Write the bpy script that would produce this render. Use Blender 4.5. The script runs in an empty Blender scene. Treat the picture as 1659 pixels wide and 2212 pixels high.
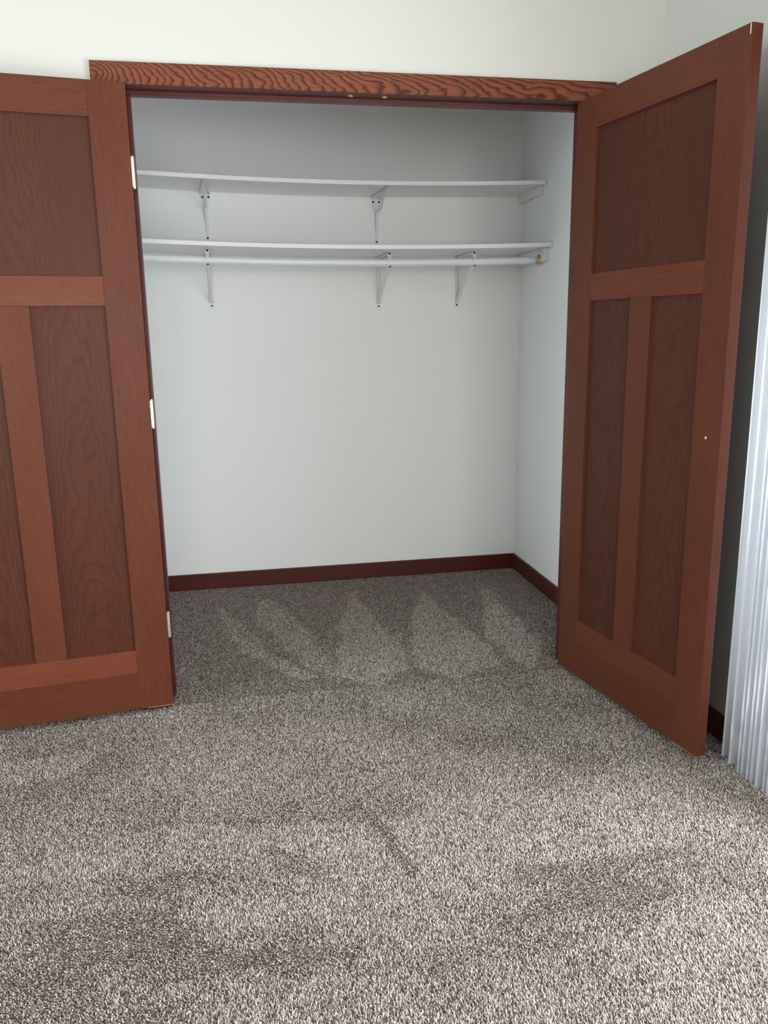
import bpy, bmesh, math, random
import numpy as np
from mathutils import Vector, Matrix

C = bpy.context.scene.collection
SC = bpy.context.scene
random.seed(7)

# ------------------------------------------------------------------ camera, world, lights, exposure
cam_d = bpy.data.cameras.new('camera'); cam = bpy.data.objects.new('camera', cam_d); C.objects.link(cam)
cam_d.sensor_fit = 'VERTICAL'; cam_d.sensor_height = 24.0
cam_d.lens = 1732.95 * 24.0 / 2212.0
cam_d.clip_start = 0.05
r_ = Vector((0.98294774, -0.18329148, -0.01476397)); u_ = Vector((0.05461662, 0.21434169, 0.97523057)); f_ = Vector((0.17558692, 0.95940704, -0.22069744))
cam.matrix_world = Matrix(((r_.x, u_.x, -f_.x, 0.2701), (r_.y, u_.y, -f_.y, -2.7903), (r_.z, u_.z, -f_.z, 1.3099), (0, 0, 0, 1)))
SC.camera = cam

wd = bpy.data.worlds.new('sky'); SC.world = wd; wd.use_nodes = True
bgn = wd.node_tree.nodes['Background']; bgn.inputs[0].default_value = (0.72, 0.86, 1.0, 1); bgn.inputs[1].default_value = 1.3

def area(name, loc, rot, sx, sy, power, col):
    l = bpy.data.lights.new(name, 'AREA'); l.shape = 'RECTANGLE'; l.size = sx; l.size_y = sy
    l.energy = power; l.color = col
    o = bpy.data.objects.new(name, l); C.objects.link(o); o.location = loc; o.rotation_euler = rot
    return o
# daylight of the patio door in the right-hand wall; rear and left lamps are added fill
area('daylight_patio_door', (2.00, -1.82, 1.08), (0, math.radians(90), 0), 1.9, 1.95, 68, (0.95, 0.98, 1.0))
area('added_fill_rear', (0.60, -6.62, 1.40), (math.radians(90), 0, 0), 2.2, 1.7, 84, (1.0, 0.975, 0.92))
area('added_fill_left', (-3.34, -2.1, 1.45), (0, math.radians(-90), 0), 1.3, 1.8, 66, (0.86, 0.94, 1.0))

SC.view_settings.view_transform = 'Standard'
SC.view_settings.look = 'None'
SC.view_settings.gamma = 1.0
SC.view_settings.use_curve_mapping = False
SC.view_settings.exposure = 0.75

# ------------------------------------------------------------------ materials
def new_mat(name):
    m = bpy.data.materials.new(name); m.use_nodes = True
    return m, m.node_tree, m.node_tree.nodes['Principled BSDF']

class NB:
    """tiny node-expression helper"""
    def __init__(s, nt): s.nt = nt
    def n(s, t, **kw):
        nd = s.nt.nodes.new(t)
        for k, v in kw.items(): setattr(nd, k, v)
        return nd
    def put(s, sock, v):
        if isinstance(v, (int, float)): sock.default_value = v
        elif isinstance(v, tuple): sock.default_value = v
        else: s.nt.links.new(v, sock)
    def m(s, op, a, b=None, c=None):
        nd = s.n('ShaderNodeMath', operation=op); s.put(nd.inputs[0], a)
        if b is not None: s.put(nd.inputs[1], b)
        if c is not None: s.put(nd.inputs[2], c)
        return nd.outputs[0]
    def attr(s, name):
        return s.n('ShaderNodeAttribute', attribute_name=name)
    def comb(s, x, y, z):
        nd = s.n('ShaderNodeCombineXYZ')
        for i, v in enumerate((x, y, z)): s.put(nd.inputs[i], v)
        return nd.outputs[0]
    def noise(s, vec, scale=1.0, detail=2.0, rough=0.5):
        nd = s.n('ShaderNodeTexNoise'); s.put(nd.inputs['Vector'], vec)
        nd.inputs['Scale'].default_value = scale; nd.inputs['Detail'].default_value = detail; nd.inputs['Roughness'].default_value = rough
        return nd.outputs[0]
    def ramp(s, fac, stops):
        nd = s.n('ShaderNodeValToRGB'); s.put(nd.inputs[0], fac); e = nd.color_ramp.elements
        while len(e) < len(stops): e.new(0.5)
        for q, (p, c) in zip(e, stops): q.position = p; q.color = (c, c, c, 1) if isinstance(c, (int, float)) else (*c, 1)
        return nd.outputs[0]
    def mix(s, fac, a, b, blend='MIX'):
        nd = s.n('ShaderNodeMix', data_type='RGBA', blend_type=blend)
        s.put(nd.inputs[0], fac); s.put(nd.inputs[6], a); s.put(nd.inputs[7], b)
        return nd.outputs[2]

def lin(r, g, b):
    f = lambda c: (c / 255 / 12.92) if c / 255 <= 0.04045 else ((c / 255 + 0.055) / 1.055) ** 2.4
    return (f(r), f(g), f(b), 1.0)

SHEEN = 0.03         # the slight bloom of a satin wiping varnish
def wood(name, mode, light, dark, strength, A=0.0, B=0.0, B2=0.0, W0=0.0, LW=0.0, wob=1.0, rough=0.42, spec=0.15):
    """oak under a red-brown stain; reads the per-board grain coordinate: x along the grain, y across, z the board's own seed"""
    m, nt, bs = new_mat(name); b = NB(nt)
    g = b.attr('grain'); sep = b.n('ShaderNodeSeparateXYZ'); nt.links.new(g.outputs['Vector'], sep.inputs[0])
    L, W, S = sep.outputs
    tone = b.attr('tone').outputs['Fac']
    if mode == 'straight':
        ns = b.noise(b.comb(b.m('MULTIPLY', L, 1.3), b.m('MULTIPLY', W, 9.0), S), 1.0, 2.0)
        t = b.m('ADD', b.m('MULTIPLY', W, 620.0), b.m('MULTIPLY', ns, 40.0))
        per = b.m('PINGPONG', t, 1.0)
        ring = b.ramp(per, [(0.15, 0.0), (0.55, 0.55), (1.0, 1.0)])
    else:
        ns = b.noise(b.comb(b.m('MULTIPLY', L, 2.6), b.m('MULTIPLY', W, 7.0), S), 1.0, 3.0, 0.55)
        ns2 = b.noise(b.comb(b.m('MULTIPLY', L, 20.0), b.m('MULTIPLY', W, 90.0), S), 1.0, 2.0, 0.5)
        dw = b.m('ADD', W, W0)
        L = b.m('ADD', L, b.m('MULTIPLY', b.m('SUBTRACT', b.noise(b.comb(b.m('MULTIPLY', L, 9.0), b.m('MULTIPLY', W, 14.0), b.m('ADD', S, 3.3)), 1.0, 1.0), 0.5), LW))
        par = b.m('MULTIPLY', b.m('MULTIPLY', dw, dw), A)
        t = b.m('ADD', b.m('ADD', par, b.m('MULTIPLY', L, b.m('SUBTRACT', B, b.m('MULTIPLY', L, B2)))), b.m('ADD', b.m('MULTIPLY', ns, 7.0 * wob), b.m('MULTIPLY', ns2, 0.9 * wob)))
        fr = b.m('FRACT', t)
        ring = b.ramp(fr, [(0.0, 0.05), (0.35, 0.0), (0.62, 0.35), (0.8, 1.0), (0.93, 0.8), (1.0, 0.05)])
    pore = b.noise(b.comb(b.m('MULTIPLY', L, 16.0), b.m('MULTIPLY', W, 900.0), S), 1.0, 2.0, 0.6)
    porem = b.ramp(pore, [(0.30, 1.0), (0.56, 0.0)])
    blot = b.noise(b.comb(b.m('MULTIPLY', L, 2.2), b.m('MULTIPLY', W, 8.0), S), 1.0, 2.0, 0.5)
    fac = b.m('MULTIPLY', ring, strength)
    col = b.mix(fac, light, dark)
    pf = b.m('MULTIPLY', porem, 0.5)
    col = b.mix(pf, col, (dark[0] * .6, dark[1] * .55, dark[2] * .5, 1))
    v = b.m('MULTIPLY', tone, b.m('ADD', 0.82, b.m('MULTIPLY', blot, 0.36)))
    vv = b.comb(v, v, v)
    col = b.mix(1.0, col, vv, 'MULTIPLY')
    nt.links.new(col, bs.inputs['Base Color'])
    bs.inputs['Roughness'].default_value = rough
    bs.inputs['Specular IOR Level'].default_value = spec
    bs.inputs['Sheen Weight'].default_value = SHEEN; bs.inputs['Sheen Roughness'].default_value = 0.45; bs.inputs['Sheen Tint'].default_value = (0.85, 0.92, 1.0, 1)
    bp = b.n('ShaderNodeBump'); bp.inputs['Strength'].default_value = 0.12; bp.inputs['Distance'].default_value = 0.001
    nt.links.new(pore, bp.inputs['Height']); nt.links.new(bp.outputs[0], bs.inputs['Normal'])
    return m

W_L, W_D = lin(101, 55, 36), lin(70, 34, 21)
M_STR = wood('stained_oak_straight', 'straight', W_L, W_D, 0.6)
M_PAN = wood('stained_oak_cathedral', 'cathedral', lin(83, 44, 30), lin(62, 31, 21), 0.5, A=420.0, B=7.0, wob=1.0)
M_CAS = wood('stained_oak_flat_sawn', 'cathedral', lin(128, 73, 50), lin(66, 32, 21), 0.95, A=900.0, B=25.0, B2=12.0, W0=0.034, LW=0.10, wob=0.9)
M_DRK = wood('stained_oak_dark', 'straight', lin(104, 44, 33), lin(66, 24, 18), 0.5, spec=0.3)

def plain(name, col, rough=0.5, metal=0.0, spec=0.5, bump=0.0, bscale=200.0):
    m, nt, bs = new_mat(name); b = NB(nt)
    bs.inputs['Base Color'].default_value = col; bs.inputs['Roughness'].default_value = rough
    bs.inputs['Metallic'].default_value = metal; bs.inputs['Specular IOR Level'].default_value = spec
    if bump:
        tc = b.n('ShaderNodeTexCoord'); ns = b.noise(tc.outputs['Object'], bscale, 3.0)
        bp = b.n('ShaderNodeBump'); bp.inputs['Strength'].default_value = bump; bp.inputs['Distance'].default_value = 0.002
        nt.links.new(ns, bp.inputs['Height']); nt.links.new(bp.outputs[0], bs.inputs['Normal'])
    return m

M_WALL = plain('room_wall_paint_dimmed', (0.605, 0.598, 0.553, 1), 0.7, spec=0.2, bump=0.06, bscale=160.0)  # warm off-white, darkened in the colour to hold down over-bright room walls
M_CLO = plain('closet_wall_paint_lifted', (0.86, 0.875, 0.86, 1), 0.7, spec=0.25, bump=0.06, bscale=160.0)  # cooler off-white, lightened in the colour to make up for dimmer closet light
M_CEIL = plain('ceiling_paint', (0.76, 0.76, 0.74, 1), 0.8, spec=0.2)
M_WHT = plain('white_melamine', (0.90, 0.905, 0.91, 1), 0.4)
M_MET = plain('white_enamel', (0.80, 0.81, 0.82, 1), 0.35)
M_ROD = plain('white_rod_enamel', (0.80, 0.83, 0.87, 1), 0.28)
M_RAW = plain('painted_cleat', (0.78, 0.77, 0.73, 1), 0.6)
M_BRS = plain('brass', (0.80, 0.60, 0.26, 1), 0.25, 1.0)
M_NKL = plain('pale_brass_plate', (0.93, 0.88, 0.74, 1), 0.28, 0.85)
M_STL = plain('dull_steel', (0.50, 0.47, 0.44, 1), 0.4, 0.8)
M_BLK = plain('dark_screw', (0.012, 0.010, 0.012, 1), 0.5)
M_RED = plain('red_pencil', (0.45, 0.12, 0.12, 1), 0.7)
M_RWD = plain('raw_wood_edge', lin(176, 132, 84), 0.6)
M_ALU = plain('white_frame', (0.8, 0.8, 0.8, 1), 0.4)

def m_vane():
    m, nt, bs = new_mat('white_vinyl'); b = NB(nt)
    bs.inputs['Base Color'].default_value = (0.86, 0.87, 0.88, 1); bs.inputs['Roughness'].default_value = 0.4
    tr = b.n('ShaderNodeBsdfTranslucent'); tr.inputs[0].default_value = (0.82, 0.86, 0.93, 1)
    mx = b.n('ShaderNodeMixShader'); mx.inputs[0].default_value = 0.40
    nt.links.new(bs.outputs[0], mx.inputs[1]); nt.links.new(tr.outputs[0], mx.inputs[2])
    nt.links.new(mx.outputs[0], nt.nodes['Material Output'].inputs[0])
    return m
M_VANE = m_vane()

def m_pane():
    m, nt, bs = new_mat('window_glass'); b = NB(nt)
    tr = b.n('ShaderNodeBsdfTransparent'); gl = b.n('ShaderNodeBsdfGlossy'); gl.inputs['Roughness'].default_value = 0.02
    mx = b.n('ShaderNodeMixShader'); mx.inputs[0].default_value = 0.06
    nt.links.new(tr.outputs[0], mx.inputs[1]); nt.links.new(gl.outputs[0], mx.inputs[2])
    nt.links.new(mx.outputs[0], nt.nodes['Material Output'].inputs[0])
    return m
M_PANE = m_pane()

def m_carpet(name, attr):
    m, nt, bs = new_mat(name); b = NB(nt)
    if attr:
        a = b.attr('yarn'); nt.links.new(a.outputs['Color'], bs.inputs['Base Color'])
    else:
        tc = b.n('ShaderNodeTexCoord'); ns = b.noise(tc.outputs['Object'], 260.0, 2.0)
        nd = b.n('ShaderNodeValToRGB'); nt.links.new(ns, nd.inputs[0]); e = nd.color_ramp.elements
        e[0].position = .35; e[0].color = (.10, .075, .06, 1); e[1].position = .65; e[1].color = (.42, .36, .31, 1)
        nt.links.new(nd.outputs[0], bs.inputs['Base Color'])
    bs.inputs['Roughness'].default_value = 0.85; bs.inputs['Specular IOR Level'].default_value = 0.15
    return m
M_CARPET = m_carpet('carpet_yarn', True)
M_BACK = m_carpet('carpet_backing', False)

# ------------------------------------------------------------------ mesh helpers
class MB:
    """collects shapes into ONE mesh, with the wood attributes 'grain' and 'tone' per vertex"""
    def __init__(s): s.v = []; s.f = []; s.g = []; s.t = []; s.smooth = []
    def add(s, vs, fs, axis='z', tone=1.0, seed=None, smooth=False):
        seed = random.uniform(0, 50) if seed is None else seed
        o = len(s.v)
        for p in vs:
            x, y, z = p
            s.v.append((x, y, z))
            s.g.append({'x': (x, z + y, seed), 'y': (y, z + x, seed), 'z': (z, x + y, seed)}[axis]); s.t.append(tone)
        for f in fs: s.f.append(tuple(o + i for i in f)); s.smooth.append(smooth)
    def box(s, a, b, axis='z', tone=1.0, bev=0.0, seed=None, M=None, gmid=None):
        bm = bmesh.new(); bmesh.ops.create_cube(bm, size=1.0)
        ctr = [(a[i] + b[i]) / 2 for i in range(3)]; sz = [abs(b[i] - a[i]) for i in range(3)]
        for v in bm.verts: v.co = Vector((ctr[i] + v.co[i] * sz[i] for i in range(3)))
        if bev: bmesh.ops.bevel(bm, geom=bm.edges[:], offset=min(bev, min(sz) * .4), segments=2, profile=0.5, affect='EDGES')
        s.bm(bm, axis, tone, seed, M, False, ctr)
    def bm(s, bm, axis='z', tone=1.0, seed=None, M=None, smooth=False, ctr=(0, 0, 0)):
        bm.verts.index_update()
        seed = random.uniform(0, 50) if seed is None else seed
        o = len(s.v)
        for v in bm.verts:
            x, y, z = (v.co[i] - ctr[i] for i in range(3))
            s.g.append({'x': (x, z + y, seed), 'y': (y, z + x, seed), 'z': (z, x + y, seed)}[axis]); s.t.append(tone)
            s.v.append(tuple(M @ v.co if M else v.co))
        for f in bm.faces: s.f.append(tuple(o + v.index for v in f.verts)); s.smooth.append(smooth)
        bm.free()
    def tube(s, pts, rad, n=12, cap=True, smooth=True):
        pts = [Vector(p) for p in pts]; rings = []
        rads = rad if isinstance(rad, (list, tuple)) else [rad] * len(pts)
        up = None
        for i, p in enumerate(pts):
            d = (pts[min(i + 1, len(pts) - 1)] - pts[max(i - 1, 0)]).normalized()
            if up is None:
                up = Vector((0, 0, 1)) if abs(d.z) < .9 else Vector((1, 0, 0))
            a = d.cross(up).normalized(); c = a.cross(d).normalized(); up = c
            rings.append([p + (a * math.cos(k * 2 * math.pi / n) + c * math.sin(k * 2 * math.pi / n)) * rads[i] for k in range(n)])
        vs = [tuple(q) for r in rings for q in r]; fs = []
        for i in range(len(rings) - 1):
            for k in range(n):
                fs.append((i * n + k, i * n + (k + 1) % n, (i + 1) * n + (k + 1) % n, (i + 1) * n + k))
        if cap: fs += [tuple(range(n))[::-1], tuple((len(rings) - 1) * n + k for k in range(n))]
        s.add(vs, fs, 'x', smooth=smooth)
    def disc(s, c, nrm, rad, h, n=20):
        c = Vector(c); nrm = Vector(nrm).normalized()
        s.tube([c, c + nrm * h * .6, c + nrm * h], [rad, rad, rad * .7], n, True, False)
    def prism(s, prof, thick, plane='yz', x=0.0, bev=0):
        """closed outline in the YZ plane, extruded along X by thick about x"""
        n = len(prof)
        vs = [(x - thick / 2, p[0], p[1]) for p in prof] + [(x + thick / 2, p[0], p[1]) for p in prof]
        fs = [tuple(range(n))[::-1], tuple(range(n, 2 * n))] + [(i, (i + 1) % n, n + (i + 1) % n, n + i) for i in range(n)]
        s.add(vs, fs)
    def build(s, name, mat, parent=None, loc=None):
        me = bpy.data.meshes.new(name); me.from_pydata(s.v, [], s.f)
        a = me.attributes.new('grain', 'FLOAT_VECTOR', 'POINT'); a.data.foreach_set('vector', np.array(s.g, dtype=np.float32).ravel())
        a = me.attributes.new('tone', 'FLOAT', 'POINT'); a.data.foreach_set('value', np.array(s.t, dtype=np.float32))
        me.polygons.foreach_set('use_smooth', s.smooth)
        bm = bmesh.new(); bm.from_mesh(me); bmesh.ops.recalc_face_normals(bm, faces=bm.faces[:]); bm.to_mesh(me); bm.free()
        me.materials.append(mat)
        o = bpy.data.objects.new(name, me); C.objects.link(o)
        if parent: o.parent = parent
        if loc: o.location = loc
        return o

def tag(o, label, cat, group=None, kind=None):
    o['label'] = label; o['category'] = cat
    if group: o['group'] = group
    if kind: o['kind'] = kind
    return o
def struct(o, label, cat): return tag(o, label, cat, None, 'structure')
def empty(name, loc=(0, 0, 0), rz=0.0):
    o = bpy.data.objects.new(name, None); C.objects.link(o); o.location = loc; o.rotation_euler = (0, 0, rz); o.empty_display_size = .1
    return o
def one(name, a, b, mat, parent=None, axis='z', tone=1.0, bev=0.0):
    k = MB(); k.box(a, b, axis, tone, bev); return k.build(name, mat, parent)

# ------------------------------------------------------------------ room shell
FZ = -0.012            # top of the floor under the carpet pile
XR, XL, YB, YD, ZC, XCL = 1.776, -3.2, -6.5, 1.373, 2.52, -0.30
OX0, OX1, OZ = -0.030, 1.526, 2.073          # rough opening of the closet
PY0, PY1, PZ = -2.85, -0.77, 2.04            # patio door opening in the right wall

struct(one('floor', (XL - .1, YB - .1, FZ - .1), (XR + .15, YD + .1, FZ), M_BACK), 'carpeted floor running from the room into the closet', 'floor')
struct(one('ceiling', (XL - .1, YB - .1, ZC), (XR + .15, YD + .1, ZC + .1), M_CEIL), 'white ceiling above the room and closet', 'ceiling')
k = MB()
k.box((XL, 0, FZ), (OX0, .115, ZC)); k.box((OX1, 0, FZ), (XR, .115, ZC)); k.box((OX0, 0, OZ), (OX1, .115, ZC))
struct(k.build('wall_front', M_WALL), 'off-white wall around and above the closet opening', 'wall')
struct(one('wall_back', (XCL - .1, YD, FZ), (XR, YD + .1, ZC), M_CLO), 'plain off-white wall at the back of the closet', 'wall')
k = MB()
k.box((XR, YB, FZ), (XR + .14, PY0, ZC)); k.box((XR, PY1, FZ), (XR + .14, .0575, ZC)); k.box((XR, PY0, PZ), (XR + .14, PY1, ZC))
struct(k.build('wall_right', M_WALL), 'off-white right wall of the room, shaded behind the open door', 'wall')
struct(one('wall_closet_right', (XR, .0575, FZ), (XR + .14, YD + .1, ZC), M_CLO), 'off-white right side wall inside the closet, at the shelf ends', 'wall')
struct(one('wall_closet_left', (XCL - .1, .115, FZ), (XCL, YD, ZC), M_CLO), 'left side wall inside the closet, behind the left door', 'wall')
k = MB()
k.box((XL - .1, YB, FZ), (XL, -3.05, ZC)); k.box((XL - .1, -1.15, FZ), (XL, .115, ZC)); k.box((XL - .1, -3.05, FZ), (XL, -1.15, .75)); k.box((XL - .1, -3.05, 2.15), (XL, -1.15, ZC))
struct(k.build('wall_left', M_WALL), 'left wall of the room, outside the view, with a wide opening added for fill light', 'wall')
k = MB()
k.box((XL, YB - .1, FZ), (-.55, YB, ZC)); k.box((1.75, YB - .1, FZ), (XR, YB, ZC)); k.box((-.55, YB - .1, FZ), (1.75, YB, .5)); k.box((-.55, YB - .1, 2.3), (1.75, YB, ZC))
struct(k.build('wall_rear', M_WALL), 'rear wall of the room, outside the view, with an opening added for fill light', 'wall')

# baseboards
def baseboard(name, a, b, axis, label):
    struct(one(name, a, b, M_DRK, None, axis, 0.72, .003), label, 'baseboard')
baseboard('baseboard_back', (XCL, YD - .012, FZ), (XR - .013, YD, .0745), 'x', 'dark red-brown oak baseboard along the closet back wall')
baseboard('baseboard_right', (XR - .013, .115, FZ), (XR, YD, .0745), 'y', 'dark oak baseboard along the right side wall inside the closet')
baseboard('baseboard_room_right', (XR - .013, -.77, FZ), (XR, -.001, .0745), 'y', 'dark oak baseboard on the shaded right wall behind the right door')
baseboard('baseboard_front', (XL, -.013, FZ), (-.107, 0, .0745), 'x', 'oak baseboard on the closet wall behind the left door')

# closet door frame
k = MB(); k.box((-.106, -.017, 2.056), (1.602, 0, 2.1185), 'x', 1.0, .0015, seed=3.7)
struct(k.build('trim_1', M_CAS), 'wide oak head casing board with bold arched grain above the closet', 'door casing')
for i, (a, b, lab) in enumerate((((-.103, -.016, FZ), (-.018, 0, 2.056), 'left oak side casing of the closet, behind the left door'),
                                 ((1.514, -.016, FZ), (1.599, 0, 2.056), 'right oak side casing of the closet, behind the right door'))):
    struct(one('trim_%d' % (i + 2), a, b, M_STR, None, 'z', .9, .0015), lab, 'door casing')
jt = empty('trim_4', (.75, .05, 2.055)); struct(jt, 'dark oak head jamb with door stop and two round metal catches', 'door jamb')
jt_off = Vector(jt.location)
def jpart(name, mb, mat):
    o = mb.build(name, mat, jt); o.location = -jt_off; return o
k = MB(); k.box((OX0, 0, 2.055), (OX1, .115, OZ), 'x', .62, .001); jpart('head_jamb', k, M_DRK)
k = MB(); k.box((-.012, .044, 2.0415), (1.508, .078, 2.055), 'x', .72, .002); jpart('door_stop', k, M_DRK)
for x in (.695, .808):
    k = MB(); k.disc((x, .022, 2.055), (0, 0, -1), .0095, .0022, 24)
    k.tube([(x, .022, 2.0532), (x, .022, 2.0518)], [.005, .003], 16)
    jpart('ball_catch', k, M_STL)
for i, (x0, x1, s0, s1, lab) in enumerate(((OX0, -.012, -.012, 0.0, 'left oak jamb strip of the closet opening beside the hinges'),
                                           (1.508, OX1, 1.4945, 1.508, 'right oak jamb strip of the closet opening beside the open door'))):
    k = MB(); k.box((x0, 0, FZ), (x1, .115, 2.055), 'z', .66, .001)
    k.box((s0, .044, .006), (s1, .078, 2.0415), 'z', .62, .002)
    struct(k.build('trim_%d' % (i + 5), M_DRK), lab, 'door jamb')

# ------------------------------------------------------------------ doors
DW, DT = .768, .035
Z0, Z1 = .021, 2.051
ST = .1126; ZT, ZM1, ZM2, ZB = 1.9488, 1.4886, 1.3983, .2387; MU0, MU1 = .335, .433
def door(name, loc, ang, sgn, label, tones):
    """local x = from hinge to free edge, the closet-side face at y = 0, the body on the sgn side"""
    e = empty(name, loc, ang); struct(e, label, 'closet door')
    y0, y1 = sorted((0.0, sgn * DT))
    T = iter(tones)
    def bd(nm, x0, x1, z0, z1, axis, tone, mat=M_STR):
        k = MB(); k.box((x0, y0, z0), (x1, y1, z1), axis, tone, .0012); return k.build(nm, mat, e)
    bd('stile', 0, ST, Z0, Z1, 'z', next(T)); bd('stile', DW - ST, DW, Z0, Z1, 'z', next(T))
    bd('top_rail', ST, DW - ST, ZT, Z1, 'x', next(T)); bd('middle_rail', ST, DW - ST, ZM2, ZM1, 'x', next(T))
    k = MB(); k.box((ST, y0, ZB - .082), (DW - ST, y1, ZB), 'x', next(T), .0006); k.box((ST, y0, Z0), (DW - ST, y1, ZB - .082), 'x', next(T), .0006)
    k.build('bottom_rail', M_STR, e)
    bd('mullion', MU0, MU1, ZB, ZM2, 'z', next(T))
    p0, p1 = sorted((sgn * .011, sgn * .024))
    for nm, x0, x1, z0, z1 in (('panel', ST, DW - ST, ZM1, ZT), ('panel', ST, MU0, ZB, ZM2), ('panel', MU1, DW - ST, ZB, ZM2)):
        k = MB(); k.box((x0 - .0, p0, z0), (x1, p1, z1), 'z', next(T), 0, seed=random.uniform(0, 40))
        k.build(nm, M_PAN, e)
    return e

aL, aR = 3.0063, 1.7442
dl = door('door_1', (-.0022, -.0518, 0), math.atan2(-math.sin(aL), math.cos(aL)), -1,
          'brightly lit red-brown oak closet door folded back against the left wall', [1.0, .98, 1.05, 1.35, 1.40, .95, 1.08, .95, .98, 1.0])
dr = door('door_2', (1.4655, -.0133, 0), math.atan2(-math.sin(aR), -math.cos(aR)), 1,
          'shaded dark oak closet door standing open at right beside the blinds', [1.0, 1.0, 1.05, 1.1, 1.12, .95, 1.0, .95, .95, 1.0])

def hinge(parent, sgn, zc, h=.089):
    e = bpy.data.objects.new('hinge', None); C.objects.link(e); e.parent = parent
    k = MB(); y0, y1 = sorted((sgn * .024, sgn * .0345))
    k.box((-.0022, y0, zc - h / 2), (-.0002, y1, zc + h / 2), bev=.0004)
    k.build('hinge_leaf', M_NKL, e)
    k = MB(); yb = sgn * .040
    for j in range(5):
        k.tube([(-.006, yb, zc - h / 2 + j * h / 5 + .00015), (-.006, yb, zc - h / 2 + (j + 1) * h / 5 - .00015)], .0055, 14, True, False)
    k.tube([(-.006, yb, zc - h / 2 - .004), (-.006, yb, zc + h / 2 + .004)], .004, 12, True, False)
    k.build('hinge_barrel', M_NKL, e)
for z in (1.803, 1.050, .307): hinge(dl, -1, z); hinge(dr, 1, z)
# right door: knob screw on the inner face, catch plate at the top free corner
k = MB(); k.disc((.711, 0, .9967), (0, -1, 0), .0042, .0022, 20); k.tube([(.711, -.0018, .9967), (.711, -.003, .9967)], [.0022, .0016], 10)
k.build('knob_screw', M_NKL, dr)
k = MB(); k.box((DW - .0065, -.0006, Z1 - .027), (DW - .0035, .001, Z1 - .002), bev=.0003); k.box((DW - .012, .010, Z1 - .001), (DW - .001, .026, Z1 + .0008), bev=.0003)
k.build('catch_plate', M_NKL, dr)
for d_, x0, x1 in ((dl, .0, .09), (dr, DW - .11, DW)):
    s_ = -1 if d_ is dl else 1
    y0, y1 = sorted((s_ * .0006, s_ * .030))
    k = MB(); k.box((x0 + .001, y0, Z0 - .0016), (x1 - .001, y1, Z0 + .0005)); k.build('unstained_edge', M_RWD, d_)

# ------------------------------------------------------------------ closet fittings
def sag(x, dz): return -dz * (1 - ((x - .95) / .93) ** 2)
def shelf(name, y0, y1, ztop, th, dz, label):
    x0, x1, n = XCL + .004, XR - .004, 40
    vs, fs = [], []
    for i in range(n + 1):
        x = x0 + (x1 - x0) * i / n; z = ztop + sag(x, dz)
        c = .0012
        vs += [(x, y0, z - c), (x, y0 + c, z), (x, y1, z), (x, y1, z - th), (x, y0 + c, z - th), (x, y0, z - th + c)]
    for i in range(n):
        for q in range(6): fs.append((i * 6 + q, i * 6 + (q + 1) % 6, (i + 1) * 6 + (q + 1) % 6, (i + 1) * 6 + q))
    fs += [tuple(range(6)), tuple(n * 6 + q for q in range(6))[::-1]]
    k = MB(); k.add(vs, fs, 'x'); o = k.build(name, M_WHT); return tag(o, label, 'shelf', 'white closet shelves')
shelf('closet_shelf', 1.032, YD - .001, 1.9952, .0185, .0212, 'upper white closet shelf, slightly bowed, with no rod under it')
shelf('closet_shelf', .940, YD - .001, 1.7052, .0185, .0182, 'lower white closet shelf directly above the hanging rod')
def sag_hi(x): return 1.9952 - .0185 + sag(x, .0212)
def sag_lo(x): return 1.7052 - .0185 + sag(x, .0182)

YW = YD
def rod_z(x): return 1.6353 + sag(x, .0173)
ROD_Y, ROD_R = 1.062, .0165
k = MB(); k.tube([(XCL + .022 + (XR - .026 - XCL - .022) * i / 40, ROD_Y, rod_z(XCL + .022 + (XR - .026 - XCL - .022) * i / 40)) for i in range(41)], ROD_R, 24)
tag(k.build('closet_rod', M_ROD), 'round white hanging rod below the lower closet shelf', 'closet rod')

def screw(parent, p, nrm, r=.0052):
    k = MB(); k.disc(p, nrm, r, .0018, 16); k.build('screw', M_BLK, parent)

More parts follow.
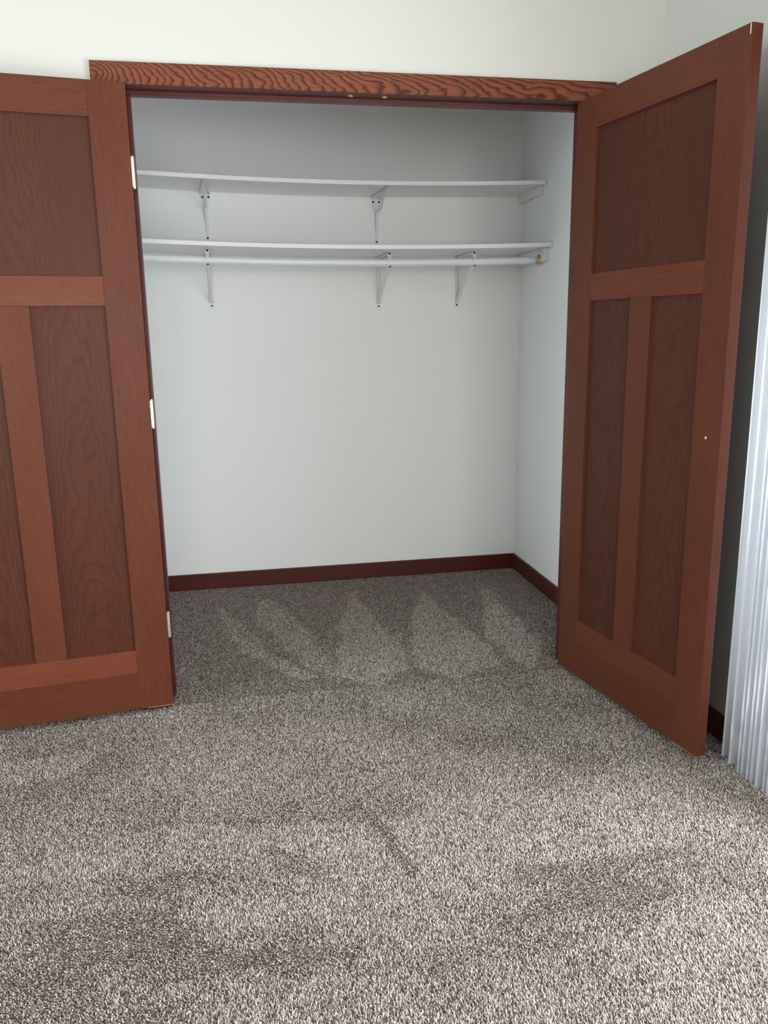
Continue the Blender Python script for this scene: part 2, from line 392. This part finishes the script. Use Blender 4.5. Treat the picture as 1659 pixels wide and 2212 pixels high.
def lower_bracket(x, label):
    e = empty('shelf_and_rod_bracket', (x, YW, 1.44))
    zt = sag_lo(x) - .0016; zr = rod_z(x); zb = 1.445 + sag(x, .014)
    off = -Vector(e.location)
    def part(name, k, mat=M_MET):
        o = k.build(name, mat, e); o.location = off; return o
    yf = 1.078
    # wall strip: a pressed channel with a rounded foot
    k = MB(); w = .0085
    k.box((x - w, YW - .0022, zb - .012), (x + w, YW - .0002, zt), bev=.0008)
    k.box((x - w, YW - .010, zb + .02), (x - w + .0016, YW - .002, zt)); k.box((x + w - .0016, YW - .010, zb + .02), (x + w, YW - .002, zt))
    k.tube([(x, YW - .002, zb), (x, YW - .0042, zb), (x, YW - .0048, zb)], [.0125, .0115, .010], 20, True, False)
    part('wall_strip', k)
    # arm under the shelf
    k = MB(); k.box((x - .009, yf - .012, zt - .0018), (x + .009, YW - .002, zt), bev=.0005)
    k.box((x - .009, yf - .008, zt - .013), (x - .0074, YW - .002, zt - .001)); k.box((x + .0074, yf - .008, zt - .013), (x + .009, YW - .002, zt - .001))
    part('arm', k)
    # front plate curling down to the rod cradle
    k = MB(); prof = []
    pts = [(yf - .012, zt - .001), (yf - .013, zt - .016), (ROD_Y - .020, zr + .014)]
    a0 = math.radians(140); n = 14
    for i in range(n + 1):
        a = a0 + (math.radians(330) - a0) * i / n
        pts.append((ROD_Y + math.cos(a) * (ROD_R + .0012), zr + math.sin(a) * (ROD_R + .0012)))
    outer = [(p[0] - .0016 if i < 3 else ROD_Y + (p[0] - ROD_Y) * 1.11, p[1] if i < 3 else zr + (p[1] - zr) * 1.11) for i, p in enumerate(pts)]
    k.prism(pts + outer[::-1], .017, x=x)
    part('rod_hook', k)
    # diagonal brace, a tapering channel
    k = MB(); P0 = Vector((x, ROD_Y + .012, zr - ROD_R + .004)); P1 = Vector((x, YW - .006, zb + .012))
    d = (P1 - P0).normalized(); nrm = Vector((0, -d.z, d.y)); nrm = nrm if nrm.y < 0 else -nrm
    X = Vector((1, 0, 0)); n = 10
    sect = lambda w, h: [(-w, h), (-w * .45, 0), (w * .45, 0), (w, h), (w * .8, h + .001), (w * .4, .0018), (-w * .4, .0018), (-w * .8, h + .001)]
    vs, fs = [], []
    for i in range(n + 1):
        t = i / n; c = P0.lerp(P1, t); w = .0088 + .0025 * math.exp(-((t - 1) / .12) ** 2); hh = .007 * (1 - .75 * max(0, (t - .85) / .15))
        vs += [tuple(c + X * q[0] - nrm * q[1]) for q in sect(w, hh)]
    for i in range(n):
        for q in range(8): fs.append((i * 8 + q, i * 8 + (q + 1) % 8, (i + 1) * 8 + (q + 1) % 8, (i + 1) * 8 + q))
    fs += [tuple(range(8)), tuple(n * 8 + q for q in range(8))[::-1]]
    k.add(vs, fs); part('brace', k)
    for p, nr, rr in (((x, YW - .0046, zb), (0, -1, 0), .0052), ((x, yf - .013, zt - .0085), (0, -1, -.3), .0066), ((x, ROD_Y - .009, zr - ROD_R - .001), (0, -.5, -.9), .0052)):
        k = MB(); k.disc(p, nr, rr, .0022, 16); part('screw', k, M_BLK)
    return tag(e, label, 'shelf bracket', 'rod brackets under the lower shelf')
lower_bracket(.186, 'white rod bracket under lower shelf, leftmost of three, nearest the left door')
lower_bracket(1.020, 'white rod bracket under lower shelf, middle one, below the right upper bracket')
lower_bracket(1.432, 'white rod bracket under lower shelf, rightmost, nearest the brass rod socket')

def upper_bracket(x, label, bent):
    e = empty('shelf_bracket', (x, YW, 1.75)); off = -Vector(e.location)
    def part(name, k, mat=M_MET):
        o = k.build(name, mat, e); o.location = off; return o
    zt = sag_hi(x) - .0016; zh = 1.951 + sag(x, .019); zb = 1.764 + sag(x, .020); yf = 1.045
    # wall plate: wide at the two top screws, tapering to one screw
    k = MB(); n = 12; out = [(-.021, zt), (-.021, zh - .012), (-.011, zh - .04), (-.0085, zb), (-.006, zb - .010), (.006, zb - .010), (.0085, zb), (.011, zh - .04), (.021, zh - .012), (.021, zt)]
    vs = [(x + a, YW - .0003, z) for a, z in out] + [(x + a, YW - .0022, z) for a, z in out]; n = len(out)
    fs = [tuple(range(n)), tuple(range(n, 2 * n))[::-1]] + [(i, (i + 1) % n, n + (i + 1) % n, n + i) for i in range(n)]
    k.add(vs, fs); part('wall_plate', k)
    # arm, narrowing to the front, with a pressed hump near the wall
    k = MB(); vs, fs = [], []; n = 12
    for i in range(n + 1):
        t = i / n; y = YW - .002 + (yf - YW + .002) * t; w = .019 * (1 - t) ** 1.4 + .0065; hump = .0
        vs += [(x - w, y, zt - .0005), (x + w, y, zt - .0005), (x + w * .9, y, zt - .0105 * (1 - t) - .003), (x + w * .5, y, zt - .0025), (x - w * .5, y, zt - .0025), (x - w * .9, y, zt - .0105 * (1 - t) - .003)]
    for i in range(n):
        for q in range(6): fs.append((i * 6 + q, i * 6 + (q + 1) % 6, (i + 1) * 6 + (q + 1) % 6, (i + 1) * 6 + q))
    fs += [tuple(range(6)), tuple(n * 6 + q for q in range(6))[::-1]]
    k.add(vs, fs); part('arm', k)
    # web: the curved gusset that runs from the arm front to the wall foot
    k = MB(); ys = [yf + .006, yf + .07, yf + .15, yf + .22, YW - .040, YW - .012, YW - .006]; zs = [zt - .0105, zt - .022, zt - .046, zt - .075, zh - .055, zb + .045, zb + .012]
    vs, fs = [], []; n = len(ys)
    for i in range(n):
        w = [.005, .006, .007, .009, .008, .006, .005][i]
        a = Vector((0, ys[min(i + 1, n - 1)] - ys[max(i - 1, 0)], zs[min(i + 1, n - 1)] - zs[max(i - 1, 0)])).normalized(); nr = Vector((0, a.z, -a.y))
        nr = nr if nr.z > 0 else -nr
        c = Vector((x, ys[i], zs[i]))
        for q in ((-w, .007), (-w * .4, 0), (w * .4, 0), (w, .007), (w * .7, .008), (w * .3, .0016), (-w * .3, .0016), (-w * .7, .008)):
            vs.append(tuple(c + Vector((q[0], 0, 0)) + nr * q[1]))
    for i in range(n - 1):
        for q in range(8): fs.append((i * 8 + q, i * 8 + (q + 1) % 8, (i + 1) * 8 + (q + 1) % 8, (i + 1) * 8 + q))
    fs += [tuple(range(8)), tuple((n - 1) * 8 + q for q in range(8))[::-1]]
    k.add(vs, fs); part('brace', k)
    for dx, z in ((-.0145, zh), (.0145, zh), (0, zb)):
        k = MB(); k.disc((x + dx, YW - .0022, z), (0, -1, 0), .0054, .0022, 16); part('screw', k, M_BLK)
    k = MB(); k.disc((x, yf + .004, zt - .004), (0, -.6, -1), .0035, .0012, 12); part('screw', k, M_STL)
    return tag(e, label, 'shelf bracket', 'brackets under the upper shelf')
upper_bracket(.186, 'white bracket under upper shelf, left of two, nearest the left door', False)
upper_bracket(1.015, 'white bracket under upper shelf, right of two, near the middle of the closet', True)

# shelf cleats on the right closet wall, with the brass rod socket on the lower one
k = MB(); k.box((XR - .019, 1.075, sag_hi(1.77) - .040), (XR - .0002, YD - .001, sag_hi(1.77) - .0008), 'y', 1, .0015)
tag(k.build('shelf_cleat', M_RAW), 'white painted cleat on right closet wall under upper shelf end', 'shelf cleat')
ce = empty('shelf_cleat', (XR, 1.15, 1.64)); coff = -Vector(ce.location)
k = MB(); k.box((XR - .019, .985, sag_lo(1.77) - .062), (XR - .0002, YD - .001, sag_lo(1.77) - .0008), 'y', 1, .0015)
o = k.build('board', M_RAW, ce); o.location = coff
k = MB()
for j, (dy, dz, l) in enumerate(((0, 0, .006), (.010, .001, .009), (.024, -.001, .005), (.033, 0, .010), (.047, .002, .004))):
    k.box((XR - .0196, 1.02 + dy, sag_lo(1.77) - .011 + dz), (XR - .0188, 1.02 + dy + l, sag_lo(1.77) - .009 + dz))
o = k.build('pencil_mark', M_RED, ce); o.location = coff; o['label'] = 'faint red pencil mark'
tag(ce, 'white painted cleat on right closet wall under lower shelf end, holding the rod socket', 'shelf cleat')
# brass open-top rod socket: flange, cupped rim, two ears with a screw
rs = empty('rod_socket', (XR - .019, ROD_Y, rod_z(1.75))); zr = rod_z(1.75); roff = -Vector(rs.location)
k = MB(); k.tube([(XR - .0192, ROD_Y, zr), (XR - .0205, ROD_Y, zr), (XR - .0215, ROD_Y, zr)], [.027, .027, .0245], 28, True, False)
o = k.build('flange', M_BRS, rs); o.location = roff
k = MB(); n = 22; ri, ro = ROD_R + .0012, ROD_R + .0042
vs, fs = [], []
for i in range(n + 1):
    a = math.radians(158 + (382 - 158) * i / n)
    for rr, xx in ((ri, XR - .0205), (ro, XR - .0205), (ro, XR - .0315), (ri, XR - .0315)):
        vs.append((xx, ROD_Y + math.cos(a) * rr, zr + math.sin(a) * rr))
for i in range(n):
    for q in range(4): fs.append((i * 4 + q, i * 4 + (q + 1) % 4, (i + 1) * 4 + (q + 1) % 4, (i + 1) * 4 + q))
fs += [(0, 1, 2, 3), (n * 4 + 3, n * 4 + 2, n * 4 + 1, n * 4)]
k.add(vs, fs, smooth=False); o = k.build('rim', M_BRS, rs); o.location = roff
k = MB(); k.disc((XR - .0215, ROD_Y - .006, zr + .021), (-1, 0, 0), .004, .0025, 14); o = k.build('screw', M_BLK, rs); o.location = roff
tag(rs, 'small brass cup socket holding the right end of the closet rod', 'rod socket')

# ------------------------------------------------------------------ patio door and vertical blind on the right wall
we = empty('window_1', (XR + .07, (PY0 + PY1) / 2, FZ)); woff = -Vector(we.location)
struct(we, 'glazed patio door behind the vertical blind in the right wall', 'patio door')
k = MB()
for y0, y1 in ((PY0, PY0 + .06), (-1.81, -1.74), (PY1 - .06, PY1)): k.box((XR + .04, y0, FZ), (XR + .10, y1, PZ), bev=.002)
k.box((XR + .04, PY0, FZ), (XR + .10, PY1, .05), bev=.002); k.box((XR + .04, PY0, PZ - .06), (XR + .10, PY1, PZ), bev=.002)
o = k.build('window_frame', M_ALU, we); o.location = woff
k = MB(); k.box((XR + .068, PY0 + .05, .04), (XR + .072, PY1 - .05, PZ - .05)); o = k.build('pane', M_PANE, we); o.location = woff
w2 = empty('added_window_2', (.60, YB - .05, .5)); struct(w2, 'added window for the rear fill light, outside the view', 'window'); woff2 = -Vector(w2.location)  # made-up opening that dresses the rear fill lamp
k = MB()
for x0, x1 in ((-.55, -.50), (.575, .625), (1.70, 1.75)): k.box((x0, YB - .08, .5), (x1, YB - .03, 2.3))
k.box((-.55, YB - .08, .5), (1.75, YB - .03, .55)); k.box((-.55, YB - .08, 2.25), (1.75, YB - .03, 2.3))
o = k.build('window_frame', M_ALU, w2); o.location = woff2
k = MB(); k.box((-.52, YB - .056, .53), (1.72, YB - .053, 2.27)); o = k.build('pane', M_PANE, w2); o.location = woff2

w3 = empty('added_window_3', (XL - .05, -2.1, .75)); struct(w3, 'added wide window for the left fill light, outside the view', 'window'); woff3 = -Vector(w3.location)  # invented as well, a frame around the left fill lamp
k = MB()
for y0, y1 in ((-3.05, -3.0), (-2.125, -2.075), (-1.2, -1.15)): k.box((XL - .08, y0, .75), (XL - .03, y1, 2.15))
k.box((XL - .08, -3.05, .75), (XL - .03, -1.15, .80)); k.box((XL - .08, -3.05, 2.10), (XL - .03, -1.15, 2.15))
o = k.build('window_frame', M_ALU, w3); o.location = woff3
k = MB(); k.box((XL - .057, -3.02, .78), (XL - .054, -1.18, 2.12)); o = k.build('pane', M_PANE, w3); o.location = woff3

vb = empty('vertical_blind', (1.716, -.75, 2.12)); boff = -Vector(vb.location)
tag(vb, 'stack of white vertical blind vanes hanging at the right edge, before the patio door', 'blind')
k = MB(); k.box((1.69, -2.95, 2.10), (1.742, -.70, 2.14), bev=.003); k.box((1.742, -2.92, 2.105), (XR, -2.88, 2.135)); k.box((1.742, -1.0, 2.105), (XR, -.96, 2.135))
o = k.build('head_rail', M_MET, vb); o.location = boff
ys = [-.775, -.822, -.862, -.884, -.908, -.930, -.953, -.974, -1.002, -1.03, -1.06, -1.085, -1.11, -1.14]
for i, y in enumerate(ys):
    hw = .044; tw = math.radians([2, -3, 4, -2, 3, -4, 1, 5, -2, 2, -3, 3, 0, 2][i]); n = 10
    cx = 1.722 + [.003, -.003, -.005, -.005, -.007, -.006, -.008, -.002, -.006, -.005, -.004, -.004, -.005, -.005][i]
    vs, fs = [], []
    for zz in (.02, 2.095):
        for j in range(n + 1):
            s = -1 + 2 * j / n; bow = .006 * (1 - s * s)
            px, py = s * hw, -bow
            X, Y = cx + px * math.cos(tw) - py * math.sin(tw), y + px * math.sin(tw) + py * math.cos(tw)
            vs.append((X, Y, zz))
    for j in range(n): fs.append((j, j + 1, n + 2 + j, n + 1 + j))
    k = MB(); k.add(vs, fs, smooth=True); k.box((cx - .008, y - .006, 2.09), (cx + .008, y + .004, 2.103))
    o = k.build('vane', M_VANE, vb); o.location = boff
    sm = o.modifiers.new('thickness', 'SOLIDIFY'); sm.thickness = .0008

# ------------------------------------------------------------------ carpet pile (nobody could count it): tufts leaning as the vacuum left them
def carpet():
    rng = np.random.default_rng(3)
    sp = .0038
    def gridpts(x0, x1, y0, y1):
        nx, ny = int((x1 - x0) / sp), int((y1 - y0) / sp)
        X, Y = np.meshgrid(np.arange(nx) * sp + x0, np.arange(ny) * sp + y0)
        X[1::2] += sp / 2
        P = np.stack([X.ravel(), Y.ravel()], 1) + rng.uniform(-.5, .5, (nx * ny, 2)) * sp
        return P
    P = np.concatenate([gridpts(-1.05, XR - .014, -1.8, -.002), gridpts(-.012, 1.508, .0, .115), gridpts(XCL + .004, XR - .014, .115, YD - .013)])
    P = P[(P[:, 0] < XR - .015) & ((P[:, 1] > 0) | (P[:, 1] < -.02) | ((P[:, 0] > -.01) & (P[:, 0] < 1.507)))]
    N = len(P)
    def vnoise(p, sc, seed):
        r = np.random.default_rng(seed); G = r.random((64, 64)); q = p / sc; i = np.floor(q).astype(int); f = q - i; f = f * f * (3 - 2 * f)
        g = lambda a, b: G[(i[:, 0] + a) % 64, (i[:, 1] + b) % 64]
        return (g(0, 0) * (1 - f[:, 0]) + g(1, 0) * f[:, 0]) * (1 - f[:, 1]) + (g(0, 1) * (1 - f[:, 0]) + g(1, 1) * f[:, 0]) * f[:, 1]
    J = P + (np.stack([vnoise(P, .09, 11), vnoise(P, .09, 12)], 1) - .5) * .04 + rng.normal(0, .006, (N, 2))
    def inside(poly):
        c = np.zeros(N, bool); x, y = J[:, 0], J[:, 1]; n = len(poly)
        for i in range(n):
            (xa, ya), (xb, yb) = poly[i], poly[(i + 1) % n]
            c ^= ((ya > y) != (yb > y)) & (x < (xb - xa) * (y - ya) / (yb - ya + 1e-12) + xa)
        return c
    light = [[(.14, 1.07), (.17, .72), (.24, .49), (.45, .13), (.53, .11), (.38, .38), (.27, .69)],
             [(.33, 1.15), (.42, 1.07), (.53, .64), (.61, .22), (.61, .1), (.5, .22), (.32, .82)],
             [(.82, 1.16), (.67, .57), (.61, .14), (.74, -.02), (.9, .15), (.91, .4), (.87, .66)],
             [(1.16, 1.08), (1.0, .53), (.92, .15), (1.06, 0), (1.28, .12), (1.26, .35), (1.21, .72)],
             [(1.5, 1.09), (1.31, .43), (1.33, .16), (1.38, .02), (1.49, .21), (1.51, .62)],
             [(-1.5, -.8), (-.37, -.87), (.0, -.75), (.5, -.85), (1.0, -.8), (1.7, -.7), (1.7, -1.1), (1.2, -1.12), (.9, -1.1), (.6, -1.22), (.35, -1.02), (.1, -.95), (-.3, -.93), (-1.5, -1.0)],
             [(-.5, -1.0), (-.23, -1.06), (.1, -1.1), (.45, -1.12), (.55, -1.22), (.2, -1.2), (.0, -1.05)],
             [(-1.0, -.33), (-.2, -.28), (-.3, -.42), (-.9, -.5)],
             [(.2, -1.36), (.6, -1.4), (1.0, -1.38), (1.5, -1.3), (1.6, -1.95), (-.2, -1.95)]]
    darkp = [[(.25, -.90), (.36, -.93), (.44, -1.06), (.31, -1.03)], [(.95, -1.2), (1.31, -1.25), (1.15, -1.31), (.81, -1.29)],
             [(-.24, -1.15), (.01, -1.08), (.22, -1.27), (.52, -1.27), (.45, -1.35), (.01, -1.31)], [(.53, -.75), (.57, -.75), (.66, -1.1), (.62, -1.1)]]
    nap = np.full(N, -1.0)
    nap[P[:, 1] < 0] = -.1
    for q in light: nap[inside(q)] = 1.0
    for q in darkp: nap[inside(q)] = -1.0
    room = P[:, 1] < 0
    nap[room] += (vnoise(P, .16, 21)[room] - .5) * 1.6
    nap = np.clip(nap, -1, 1)
    # lean: +1 towards the closet back (the flanks of the yarn catch the light), -1 towards the viewer (the dark gaps open up)
    lean = nap * LEAN + rng.normal(0, .22, N)
    lx = rng.normal(0, .28, N) - .10
    h = .0100 * rng.uniform(.8, 1.12, N); h = h * np.where(nap > 0, 1.0, .97)
    ax = np.stack([lx, lean, np.ones(N)], 1); ax /= np.linalg.norm(ax, axis=1)[:, None]
    e1 = np.cross(ax, rng.normal(0, 1, (N, 3))); e1 /= np.linalg.norm(e1, axis=1)[:, None]; e2 = np.cross(ax, e1)
    base = np.stack([P[:, 0], P[:, 1], np.full(N, FZ - .001)], 1)
    curl = rng.normal(0, .0010, (N, 2))
    K = 3
    V = []
    for t, r, cw in ((0, .0011, 0), (.5, .0015, 1.0), (.88, .0014, 2.0), (1.0, .0006, 2.3)):
        c = base + ax * (h * t)[:, None]; c[:, :2] += curl * (cw * t)
        for j in range(K):
            a = j * 2 * math.pi / K + t * 1.6
            V.append(c + (e1 * math.cos(a) + e2 * math.sin(a)) * r)
    nv = len(V); V = np.stack(V, 1).reshape(-1, 3)
    F = []
    for i in range(3):
        for j in range(K): F.append((i * K + j, i * K + (j + 1) % K, (i + 1) * K + (j + 1) % K, (i + 1) * K + j))
    F = np.array(F, dtype=np.int32); nf = len(F)
    idx = (F[None] + (np.arange(N, dtype=np.int32) * nv)[:, None, None]).reshape(-1)
    me = bpy.data.meshes.new('carpet_pile')
    me.vertices.add(len(V)); me.vertices.foreach_set('co', V.astype(np.float32).ravel())
    me.loops.add(len(idx)); me.loops.foreach_set('vertex_index', idx)
    me.polygons.add(N * nf); me.polygons.foreach_set('loop_start', np.arange(N * nf, dtype=np.int32) * 4)
    me.polygons.foreach_set('use_smooth', np.ones(N * nf, bool))
    me.update()
    pal = np.array(YARN); pr = np.array([.34, .30, .20, .16])
    ci = rng.choice(4, N, p=pr); col = pal[ci] * rng.uniform(.85, 1.15, (N, 1))
    ringc = np.repeat(np.array([.80, 1.10, .85, .46]), K)          # the cut ends of the yarn are darker than its flanks
    ca = np.concatenate([col[:, None, :] * ringc[None, :, None], np.ones((N, nv, 1))], 2).astype(np.float32)
    a = me.color_attributes.new('yarn', 'FLOAT_COLOR', 'POINT'); a.data.foreach_set('color', ca.ravel())
    me.materials.append(M_CARPET)
    o = bpy.data.objects.new('carpet_pile', me); C.objects.link(o)
    tag(o, 'beige and brown flecked carpet pile with vacuum marks in the closet', 'carpet', None, 'stuff')
LEAN = .95
YARN = [(.63, .55, .49), (.43, .365, .31), (.175, .14, .115), (.84, .775, .73)]
carpet()
